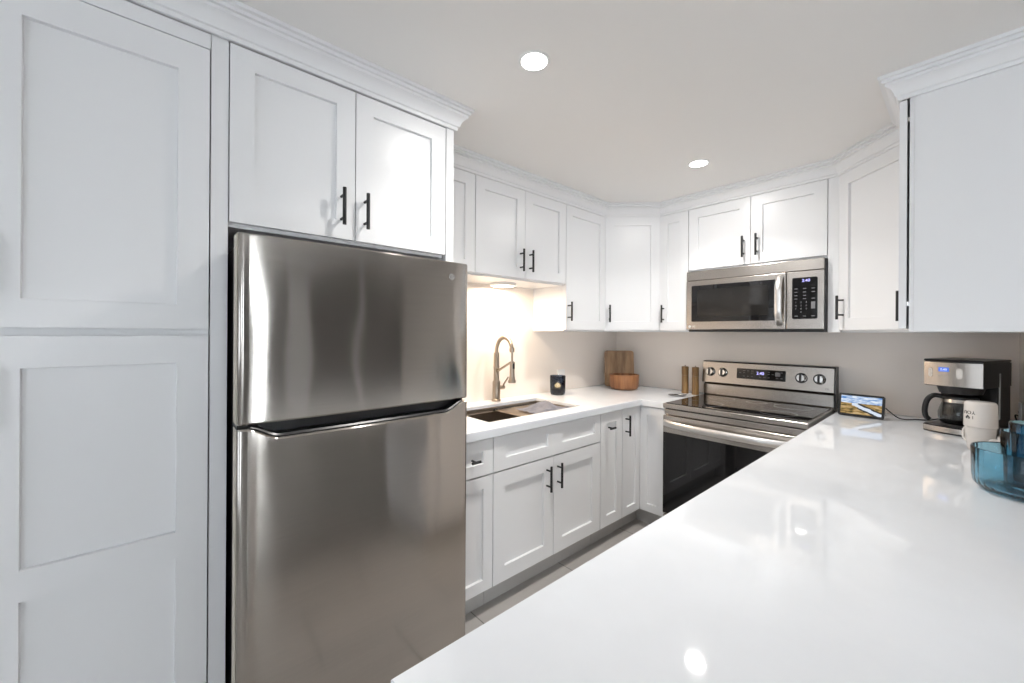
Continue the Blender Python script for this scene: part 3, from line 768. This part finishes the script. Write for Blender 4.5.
for x in (0.866, 0.948, 1.402, 1.492):
    bm = lathe(B(), [(0, 0), (0.027, 0), (0.027, 0.004), (0.024, 0.006), (0.023, 0.022), (0.020, 0.025), (0, 0.025)], (0, 0, 0), 32)
    bm.transform(on_panel(x, 1.083) @ Matrix.Rotation(PI/2, 4, 'X'))
    kn = part('knob', bm, CHROME, cp, world=True, smooth=35)
    bm = lathe(B(), [(0.0262, 0.0), (0.031, 0.0), (0.031, 0.003), (0.0272, 0.003)], (0, 0, 0), 32)
    bm.transform(on_panel(x, 1.083, 0.0) @ Matrix.Rotation(PI/2, 4, 'X')); part('knob_ring', bm, BLACKP, kn, world=True, smooth=35)
    bm = box(B(), (-0.005, -0.034, -0.022), (0.005, -0.024, 0.022), 0.002); bm.transform(on_panel(x, 1.083)); part('grip', bm, BLACKP, kn, world=True)
part('lettering', text_bm('LG', 0.016, on_panel(1.530, 1.030, 0.0004) @ UPRIGHT), GREYP, cp, world=True)

# ------------------------------------------------------------------ microwave
MX0, MX1, MZ0, MZ1, MF = 0.811, 1.566, 1.366, 1.766, -0.356
r = root('microwave', 'stainless steel over-the-range microwave hung above the range', 'microwave', ((MX0+MX1)/2, -0.18, MZ0), 0)
part('body', box(B(), (MX0+0.002, MF+0.028, MZ0+0.004), (MX1-0.001, -0.006, MZ1-0.002), 0.003), DARKG, r, world=True, label='dark grey case')
part('top_vent', box(B(), (MX0, MF, 1.7045), (MX1-0.006, MF+0.03, MZ1), 0.003), STEEL, r, world=True)
DX1 = 1.384
dr = part('door', box(B(), (MX0, MF-0.004, MZ0+0.012), (DX1, MF+0.030, 1.7025), 0.004, 3), STEEL, r, world=True)
bm = plate_xz(B(), rrect(0.848, 1.430, 1.334, 1.668, 0.006), MF-0.0065, MF-0.0035)
ww = part('window', bm, GLASSBLK, dr, world=True, label='black glass window')
WMESH = mat('window_mesh', (0.016, 0.015, 0.014), 0.06)
bm = plate_xz(B(), rrect(0.886, 1.462, 1.300, 1.640, 0.004), MF-0.0068, MF-0.006)
part('window_screen', bm, WMESH, ww, world=True)
bm = B(); rows = []; n = 20
for k in range(n+1):
    tt = k/n; z = 1.400+0.285*tt; y = MF-0.004-0.042*min(1, 1.25*math.sin(PI*tt)**0.7 if 0 < tt < 1 else 0)
    rows.append([bm.verts.new((1.357+dx, y+dy, z)) for dx, dy in ((-0.017, 0.006), (-0.017, -0.002), (-0.008, -0.008), (0.008, -0.008), (0.017, -0.002), (0.017, 0.006))])
for p, q in zip(rows, rows[1:]):
    for j in range(6): bm.faces.new((p[j], p[(j+1) % 6], q[(j+1) % 6], q[j]))
bm.faces.new(rows[0]); bm.faces.new(rows[-1][::-1])
part('handle', bm, SATIN, dr, world=True, smooth=50, label='bowed vertical steel handle')
pn = part('control_panel', box(B(), (DX1+0.003, MF-0.003, MZ0+0.012), (MX1-0.006, MF+0.030, 1.7025), 0.004, 3), STEEL, r, world=True)
kp = part('keypad', plate_xz(B(), rrect(1.416, 1.436, 1.532, 1.666, 0.008), MF-0.0055, MF-0.0025), GLASSBLK, pn, world=True, label='black glass keypad')
AT = lambda x, z: Matrix.Translation((x, MF-0.0057, z)) @ UPRIGHT
part('clock_digits', text_bm('2:40', 0.022, AT(1.480, 1.648)), DIGIT, kp, world=True)
bm = B()
for j, z in enumerate((1.604, 1.585, 1.566, 1.548)):
    for x in (1.434, 1.474, 1.513):
        if j == 2 and x > 1.5: continue
        part('key_mark', box(B(), (x-0.007, MF-0.0062, z-0.0018), (x+0.007, MF-0.0054, z+0.0018)), GREYP, kp, world=True)
for j, row in enumerate(('123', '456', '789', ' 0 ')):
    for i, ch in enumerate(row):
        if ch != ' ': part('digit_key', text_bm(ch, 0.013, AT(1.434+i*0.024, 1.528-j*0.018)), GREYP, kp, world=True)
part('start_key', box(B(), (1.504, MF-0.0062, 1.492), (1.522, MF-0.0054, 1.530)), GREYP, kp, world=True)
for x in (1.436, 1.474, 1.513): part('key_mark', box(B(), (x-0.007, MF-0.0062, 1.450), (x+0.007, MF-0.0054, 1.4535)), GREYP, kp, world=True)
part('bottom_plate', box(B(), (MX0+0.01, MF+0.02, MZ0-0.002), (MX1-0.01, -0.01, MZ0+0.004)), BLACKP, r, world=True)
part('vent_lip', box(B(), (0.98, MF-0.001, MZ0-0.001), (1.36, MF+0.02, MZ0+0.011), 0.003), BLACKP, r, world=True)
bm = lathe(B(), [(0, 0), (0.0085, 0), (0.0085, 0.001), (0, 0.001)], (0, 0, 0), 24)
bm.transform(Matrix.Translation((0.836, MF-0.004, 1.398)) @ Matrix.Rotation(PI/2, 4, 'X')); join(bm, text_bm('LG', 0.018, Matrix.Translation((0.862, MF-0.0045, 1.398)) @ UPRIGHT))
part('lettering', bm, mat('pale_logo_print', (0.8, 0.8, 0.8), 0.3), dr, world=True)

# ------------------------------------------------------------------ ceiling lights and under-cabinet lamp
def downlight(loc, label):
    r = root('ceiling_light', label, 'ceiling light', (loc[0], loc[1], CZ), 0, 'recessed ceiling lights')
    part('trim_ring', lathe(B(), [(0.0435, -0.0005), (0.0445, -0.003), (0.051, -0.004), (0.055, -0.0005)], (0, 0, 0), 40), WHITEP, r, smooth=40)
    part('diffuser', lathe(B(), [(0, -0.002), (0.0432, -0.002), (0.0432, -0.0006), (0, -0.0006)], (0, 0, 0), 40), LAMP, r)
    area_light('lamp_light', (loc[0], loc[1], CZ-0.008), (0, 0, 0), 0.08, 0.08, 3.7, (1.0, 0.97, 0.93), 'DISK')                        # open glow of the diffuser
    area_light('lamp_light', (loc[0], loc[1], CZ-0.010), (0, 0, 0), 0.08, 0.08, 5.6, (1.0, 0.97, 0.93), 'DISK', math.radians(120))   # its downward beam
    return r
downlight((1.080, -2.080), 'round recessed ceiling light nearer the camera, above the refrigerator front')
downlight((1.094, -0.832), 'round recessed ceiling light farther away, in front of the range')
PX, PYy = 0.125, -1.405
r = root('under_cabinet_light', 'round warm puck light under the short cabinet above the sink', 'lamp', (PX, PYy, USH), 0)
part('housing', lathe(B(), [(0.0, 0), (0.085, 0), (0.085, -0.012), (0.077, -0.018), (0.073, -0.018), (0.073, -0.010), (0, -0.010)], (0, 0, 0), 36), WHITEP, r, smooth=40)
part('diffuser', lathe(B(), [(0, -0.0105), (0.0725, -0.0105), (0.0725, -0.016), (0.064, -0.0185), (0, -0.020)], (0, 0, 0), 36), PUCKM, r, smooth=40)
area_light('lamp_light', (PX, PYy, USH-0.026), (0, 0, 0), 0.11, 0.11, 7.0, (1.0, 0.78, 0.56), 'DISK')

# ------------------------------------------------------------------ small things
Z = CT1 + 0.0005
# candle in dark glass
cxx, cyy = 0.150, -0.912
r = root('candle_jar', 'dark blue glass candle jar with a lit flame beside the sink', 'candle', (cxx, cyy, Z), 0)
part('jar', lathe(B(), [(0, 0), (0.042, 0), (0.051, 0.006), (0.054, 0.02), (0.0555, 0.132), (0.054, 0.134), (0.0525, 0.132), (0.051, 0.024), (0.047, 0.012), (0, 0.010)], (0, 0, 0), 40), SMOKE, r, smooth=50)
wx = part('wax', lathe(B(), [(0, 0.0105), (0.044, 0.0125), (0.0485, 0.024), (0.0488, 0.046), (0, 0.044)], (0, 0, 0), 36), WAX, r, smooth=50)
part('wick', tube(B(), [(0, 0, 0.043), (0.001, 0, 0.054)], 0.0012, 6), INK, wx)
part('flame', lathe(B(), [(0, 0.046), (0.019, 0.048), (0.023, 0.054), (0.017, 0.062), (0.008, 0.069), (0, 0.073)], (0, 0, 0), 20), FLAME, r, smooth=60)
# wall outlets
def outlet(label, loc, rz):
    r = root('wall_outlet', label, 'outlet', loc, rz)
    part('cover_plate', plate_xz(B(), rrect(-0.040, -0.060, 0.040, 0.060, 0.004), -0.006, 0), WHITEP, r)
    part('socket_insert', plate_xz(B(), rrect(-0.017, -0.034, 0.017, 0.034, 0.003), -0.008, -0.0055), WHITEP, r)
    bm = B()
    for z in (-0.017, 0.017):
        for x in (-0.006, 0.006): box(bm, (x-0.001, -0.0084, z-0.004), (x+0.001, -0.0078, z+0.004))
    part('slot', bm, INK, r); return r
outlet('white outlet plate on the wall behind the candle jar', (0.022, -0.735, 1.012), LEFT)
outlet('white outlet plate on the right wall behind the coffee maker', (WR, -0.105, 0.985), RIGHT)

# cutting board leaning in the corner
bm = plate_xz(B(), rrect(-0.118, 0.0, 0.118, 0.292, 0.022, 6), -0.010, 0.010)
bmesh.ops.recalc_face_normals(bm, faces=bm.faces)
es = [e for e in bm.edges if len(e.link_faces) == 2 and e.calc_face_angle() > 1.0]
bmesh.ops.bevel(bm, geom=es, offset=0.003, segments=2, affect='EDGES')
bm.transform(Matrix.Rotation(-math.radians(7), 4, 'X'))
o = single('cutting_board', bm, WOODB, 'pale wooden cutting board leaning upright in the corner behind the wooden bowl', 'cutting board')
o.location = (0.190, -0.205, Z+0.0015); o.rotation_euler = (0, 0, math.radians(44))
bx, by = 0.298, -0.305
r = root('wooden_bowl', 'round reddish wooden bowl with upright sides in front of the cutting board', 'bowl', (bx, by, Z), 0)
part('bowl', lathe(B(), [(0, 0), (0.078, 0), (0.100, 0.008), (0.109, 0.026), (0.112, 0.112), (0.110, 0.116), (0.101, 0.116), (0.099, 0.110), (0.097, 0.03), (0.078, 0.016), (0, 0.014)], (0, 0, 0), 48), WOODR, r, smooth=50)
for i, (x, y, lb) in enumerate(((0.704, -0.140, 'wooden pepper mill farther from the range, the left one of the pair'), (0.7835, -0.150, 'wooden pepper mill right beside the range, the right one of the pair'))):
    r = root('pepper_mill', lb, 'pepper mill', (x, y, Z), 0.4*i)
    part('base', lathe(B(), [(0, 0), (0.0235, 0), (0.0245, 0.003), (0.0235, 0.06), (0.0225, 0.131), (0.0225, 0.1325), (0, 0.1325)], (0, 0, 0), 28), WOODM, r, smooth=40)
    part('head', lathe(B(), [(0, 0.134), (0.0225, 0.134), (0.0232, 0.137), (0.024, 0.192), (0.0225, 0.196), (0, 0.197)], (0, 0, 0), 28), WOODM, r, smooth=40)
    part('knob', lathe(B(), [(0, 0.197), (0.005, 0.197), (0.0055, 0.203), (0.004, 0.206), (0, 0.207)], (0, 0, 0), 16), NICKEL, r, smooth=40)
# spoon rest
bm = B(); n = 40; prof = [(0.0, 0.0), (0.72, 0.0), (0.93, 0.006), (1.0, 0.012), (0.97, 0.013), (0.90, 0.008), (0.70, 0.003), (0.0, 0.0025)]
rows = []
for f, z in prof:
    if f == 0: rows.append([bm.verts.new((0, 0, z))]); continue
    rows.append([bm.verts.new((f*(0.052*math.cos(2*PI*k/n) + (0.022*math.cos(2*PI*k/n)**3 if math.cos(2*PI*k/n) > 0 else 0)), f*0.030*math.sin(2*PI*k/n)*(1-0.35*max(0, math.cos(2*PI*k/n))), z)) for k in range(n)])
for a_, b_ in zip(rows, rows[1:]):
    for k in range(n):
        if len(a_) == 1: bm.faces.new((a_[0], b_[k], b_[(k+1) % n]))
        elif len(b_) == 1: bm.faces.new((a_[k], a_[(k+1) % n], b_[0]))
        else: bm.faces.new((a_[k], a_[(k+1) % n], b_[(k+1) % n], b_[k]))
o = single('spoon_rest', bm, DARKST, 'small shiny metal spoon rest on the worktop in front of the pepper mills', 'spoon rest', smooth=50)
o.location = (0.745, -0.318, Z); o.rotation_euler = (0, 0, math.radians(222))

# small tablet display with its cord
TX, TY = 1.700, -0.268
r = root('tablet', 'small black tablet showing a landscape picture, propped beside the range', 'tablet', (TX, TY, Z), math.radians(-3))
tilt = Matrix.Rotation(-math.radians(14), 4, 'X')
bm = plate_xz(B(), rrect(-0.094, 0.0, 0.094, 0.119, 0.009), -0.006, 0.004)
bm.transform(tilt); bm.transform(Matrix.Translation((0, 0, 0.0015))); cs = part('case', bm, BLACKP, r)
bm = plate_xz(B(), rrect(-0.083, 0.012, 0.083, 0.108, 0.002), -0.0068, -0.0058); bm.transform(Matrix.Translation((0, 0, 0.0015)) @ tilt)
part('screen', bm, SCREEN, cs, label='lit screen showing hills, river and sky')
bm = B(); a = [bm.verts.new((x, y, z)) for x in (-0.05, 0.05) for y, z in ((0.006, 0.002), (0.060, 0.0), (0.062, 0.004), (0.026, 0.075), (0.021, 0.073))]
for k in range(5): bm.faces.new((a[k], a[(k+1) % 5], a[5+(k+1) % 5], a[5+k]))
bm.faces.new(a[:5]); bm.faces.new(a[5:][::-1]); part('stand', bm, BLACKP, r)
single('power_cord', tube(B(), smoothpath([(1.797, -0.255, 0.975), (1.812, -0.235, 0.955), (1.838, -0.20, 0.926), (1.862, -0.17, 0.9175), (1.90, -0.13, 0.9175), (1.945, -0.10, 0.9175), (1.975, -0.075, 0.925), (1.985, -0.05, 0.9175), (2.03, -0.03, 0.9175)], 8), 0.0028, 8), RUBBER,
       'thin black cord curving along the worktop from the tablet to the coffee maker', 'cord', smooth=60)

# coffee maker
CMR = math.radians(-18)
r = root('coffee_maker', 'black and stainless drip coffee maker with a glass carafe in the right corner', 'coffee maker', (2.068, -0.300, Z), CMR)
hw, hd = 0.093, 0.150
def bowfront(x0, x1, yb, yf, bow, n=12):
    pts = [(x1, yb), (x0, yb)]
    for k in range(n+1):
        tt = k/n; pts.append((x0+(x1-x0)*tt, yf - bow*math.sin(PI*tt)))
    return pts
bs = part('base', prism(B(), bowfront(-hw, hw, hd, -hd+0.016, 0.022), 0, 0.034, 0.002), BLACKP, r)
part('base_band', prism(B(), [(x, y) for x, y in bowfront(-hw-0.0005, hw+0.0005, -hd+0.040, -hd+0.0145, 0.0225)], 0.007, 0.029), STEEL, bs)
part('warming_plate', lathe(B(), [(0, 0.0345), (0.062, 0.0345), (0.062, 0.038), (0, 0.038)], (0, -0.055, 0), 32), DARKG, r, smooth=40)
part('tower', box(B(), (-hw+0.002, 0.020, 0.034), (hw-0.002, hd, 0.209), 0.004), BLACKP, r)
hdp = part('head', prism(B(), bowfront(-hw, hw, hd, -hd+0.020, 0.012), 0.208, 0.318, 0.003), BLACKP, r)
bm = B(); n = 14; x0, x1 = -hw+0.001, hw-0.0005
P1 = [(x0+(x1-x0)*k/n, -hd+0.0175-0.012*math.sin(PI*k/n)) for k in range(n+1)]
prism(bm, P1 + [(x, y+0.006) for x, y in P1[::-1]], 0.211, 0.315)
fpn = part('front_panel', bm, STEEL, hdp, smooth=30)
part('lid', box(B(), (-hw-0.001, -hd+0.016, 0.3185), (hw+0.001, hd, 0.328), 0.004), BLACKP, r)
def fy(x): return -hd+0.0175-0.012*math.sin(PI*(x-x0)/(x1-x0))
lcd = part('display', box(B(), (-0.040, fy(-0.03)-0.0028, 0.274), (-0.006, fy(-0.03)+0.002, 0.293), 0.001), BLUELCD, fpn, label='lit blue clock display')
part('clock_digits', text_bm('2:40', 0.013, Matrix.Translation((-0.023, fy(-0.03)-0.0030, 0.2835)) @ UPRIGHT), LCDTXT, lcd)
for cx_, cz_, w2, h2 in ((-0.068, 0.268, 0.007, 0.020), (-0.034, 0.258, 0.006, 0.0045), (-0.013, 0.258, 0.006, 0.0045), (0.026, 0.268, 0.009, 0.023)):
    part('button', plate_xz(B(), rrect(cx_-w2, cz_-h2, cx_+w2, cz_+h2, min(w2, h2)*0.9), fy(cx_)-0.003, fy(cx_)+0.002), CHROME, fpn)
part('filter_basket', lathe(B(), [(0, 0.176), (0.066, 0.176), (0.076, 0.208), (0, 0.208)], (0, -0.052, 0), 32), BLACKP, r, smooth=40)
part('water_gauge', box(B(), (hw-0.0025, 0.026, 0.070), (hw+0.0015, 0.036, 0.270), 0.001), mat('clear_gauge', (0.55, 0.57, 0.58), 0.2), r, label='pale vertical water gauge')
# the carafe lifts out: a thing of its own
c0 = MW[r] @ Vector((0, -0.055, 0.0385))
r2 = root('coffee_carafe', 'empty glass coffee carafe with black handle standing in the coffee maker', 'carafe', tuple(c0), CMR)
part('pot', lathe(B(), [(0, 0), (0.054, 0), (0.063, 0.006), (0.070, 0.030), (0.070, 0.052), (0.059, 0.092), (0.054, 0.110), (0.0525, 0.110), (0.0575, 0.092), (0.0682, 0.051), (0.0682, 0.031), (0.0615, 0.008), (0.053, 0.0025), (0, 0.0025)], (0, 0, 0), 40), CLEAR, r2, smooth=50)
part('collar', lathe(B(), [(0.0575, 0.098), (0.0605, 0.098), (0.0575, 0.112), (0.0545, 0.112)], (0, 0, 0), 40), STEEL, r2, smooth=40)
part('lid', lathe(B(), [(0, 0.1125), (0.057, 0.1125), (0.057, 0.122), (0.036, 0.130), (0, 0.131)], (0, 0, 0), 36), BLACKP, r2, smooth=40)
hp = smoothpath([(-0.050, -0.022, 0.118), (-0.074, -0.034, 0.121), (-0.092, -0.043, 0.100), (-0.100, -0.047, 0.060), (-0.098, -0.046, 0.025), (-0.088, -0.040, 0.008)], 6)
part('handle', tube(B(), hp, 0.0105, 12), BLACKP, r2, smooth=50)
# cord from coffee maker to outlet on the right wall
single('power_cord', tube(B(), smoothpath([(2.205, -0.172, 0.955), (2.212, -0.150, 0.935), (2.222, -0.125, 0.955), (2.218, -0.105, 0.985), (2.2275, -0.105, 0.985)], 8), [0.0028]*32+[0.009], 8), RUBBER,
       'short black cord plugged into the right wall outlet behind the coffee maker', 'cord', smooth=60)

# mugs
mx, my = 2.104, -0.712
def mug(name, label, loc, rz, r0, r1, h, inverted=False, handle=True):
    r = root(name, label, 'mug', loc, rz)
    prof = [(0, 0), (r0*0.86, 0), (r0*0.94, 0.003), (r0, 0.010), (r1, h-0.001), (r1-0.0015, h), (r1-0.004, h-0.001), (r0-0.004, 0.012), (r0*0.85, 0.006), (0, 0.006)]
    bm = lathe(B(), prof, (0, 0, 0), 44)
    hm = tube(B(), smoothpath([(r1-0.003, 0, h*0.80), (r1+0.018, 0, h*0.84), (r1+0.028, 0, h*0.60), (r1+0.022, 0, h*0.32), (r0-0.003, 0, h*0.20)], 7), 0.0052, 12)
    if inverted:
        for q in (bm, hm): q.transform(Matrix.Translation((0, 0, h)) @ Matrix.Rotation(PI, 4, 'X'))
    b = part('cup', bm, CERAM, r, smooth=50)
    if handle: part('handle', hm, CERAM, r, smooth=60)
    return r, b
mug('mug', 'white mug standing upright beneath the upside-down printed mug', (mx, my, Z), math.radians(128), 0.034, 0.041, 0.090)
mh = 0.094
r, cup = mug('mug', 'white printed mug turned upside down on top of another mug', (mx, my, Z+0.0905), math.radians(60), 0.0425, 0.0440, mh, True)
# print wrapped round the mug, upside down like the mug
def wrap(bm, rad, a0, z0):
    for v in bm.verts:
        a = a0 + v.co.x/rad; rr_ = rad + v.co.z; z = z0 + v.co.y
        v.co = (rr_*math.cos(a), rr_*math.sin(a), z)
    return bm
flip = Matrix.Rotation(PI, 4, 'Z')
a0 = math.radians(-133 - 60)
bm = wrap(text_bm('YOU', 0.018, flip, 0.0006), 0.0434, a0, mh*0.58); 
join(bm, wrap(text_bm('I', 0.017, Matrix.Translation((0.012, 0, 0)) @ flip, 0.0006), 0.0434, a0, mh*0.39))
hq = [(0.0, -0.008), (0.008, 0.001), (0.0075, 0.0055), (0.004, 0.007), (0.0, 0.004), (-0.004, 0.007), (-0.0075, 0.0055), (-0.008, 0.001)]
hbm = prism(B(), hq, -0.0006, 0.0006); hbm.transform(Matrix.Translation((-0.004, 0, 0)) @ flip); join(bm, wrap(hbm, 0.0434, a0, mh*0.39))
part('print', bm, INK, cup, label='black lettering on the side')
mug('mug', 'white mug behind the blue glass bowl with its handle pointing left', (2.182, -0.79, Z), math.radians(205), 0.034, 0.040, 0.072)

# ribbed blue glassware
def vessel(name, label, cat, loc, prof, ribs, group=None):
    o = single(name, lathe(B(), prof, (0, 0, 0), 144, ribs, 0.0035), BLUEGL, label, cat, smooth=50, group=group); o.location = loc; return o
gx, gy = 2.181, -1.262
vessel('glass_bowl', 'large ribbed teal blue glass bowl at the right edge of the peninsula', 'bowl', (gx, gy, Z),
       [(0, 0), (0.070, 0), (0.092, 0.005), (0.103, 0.020), (0.105, 0.040), (0.106, 0.116), (0.1045, 0.119), (0.102, 0.117), (0.1005, 0.040), (0.097, 0.022), (0.088, 0.012), (0, 0.011)], 36)
vessel('glass_tumbler', 'ribbed blue glass tumbler standing inside the large blue bowl', 'glass', (gx+0.004, gy+0.006, Z+0.0115),
       [(0, 0), (0.040, 0), (0.047, 0.004), (0.050, 0.02), (0.056, 0.156), (0.0545, 0.159), (0.053, 0.156), (0.047, 0.02), (0.042, 0.010), (0, 0.009)], 24)
vessel('glass_tumbler', 'smallest blue glass tumbler nested on top of the blue bowl stack', 'glass', (gx+0.004, gy+0.006, Z+0.021),
       [(0, 0), (0.030, 0), (0.034, 0.004), (0.036, 0.02), (0.0395, 0.172), (0.0385, 0.175), (0.037, 0.172), (0.033, 0.02), (0.030, 0.010), (0, 0.009)], 18)
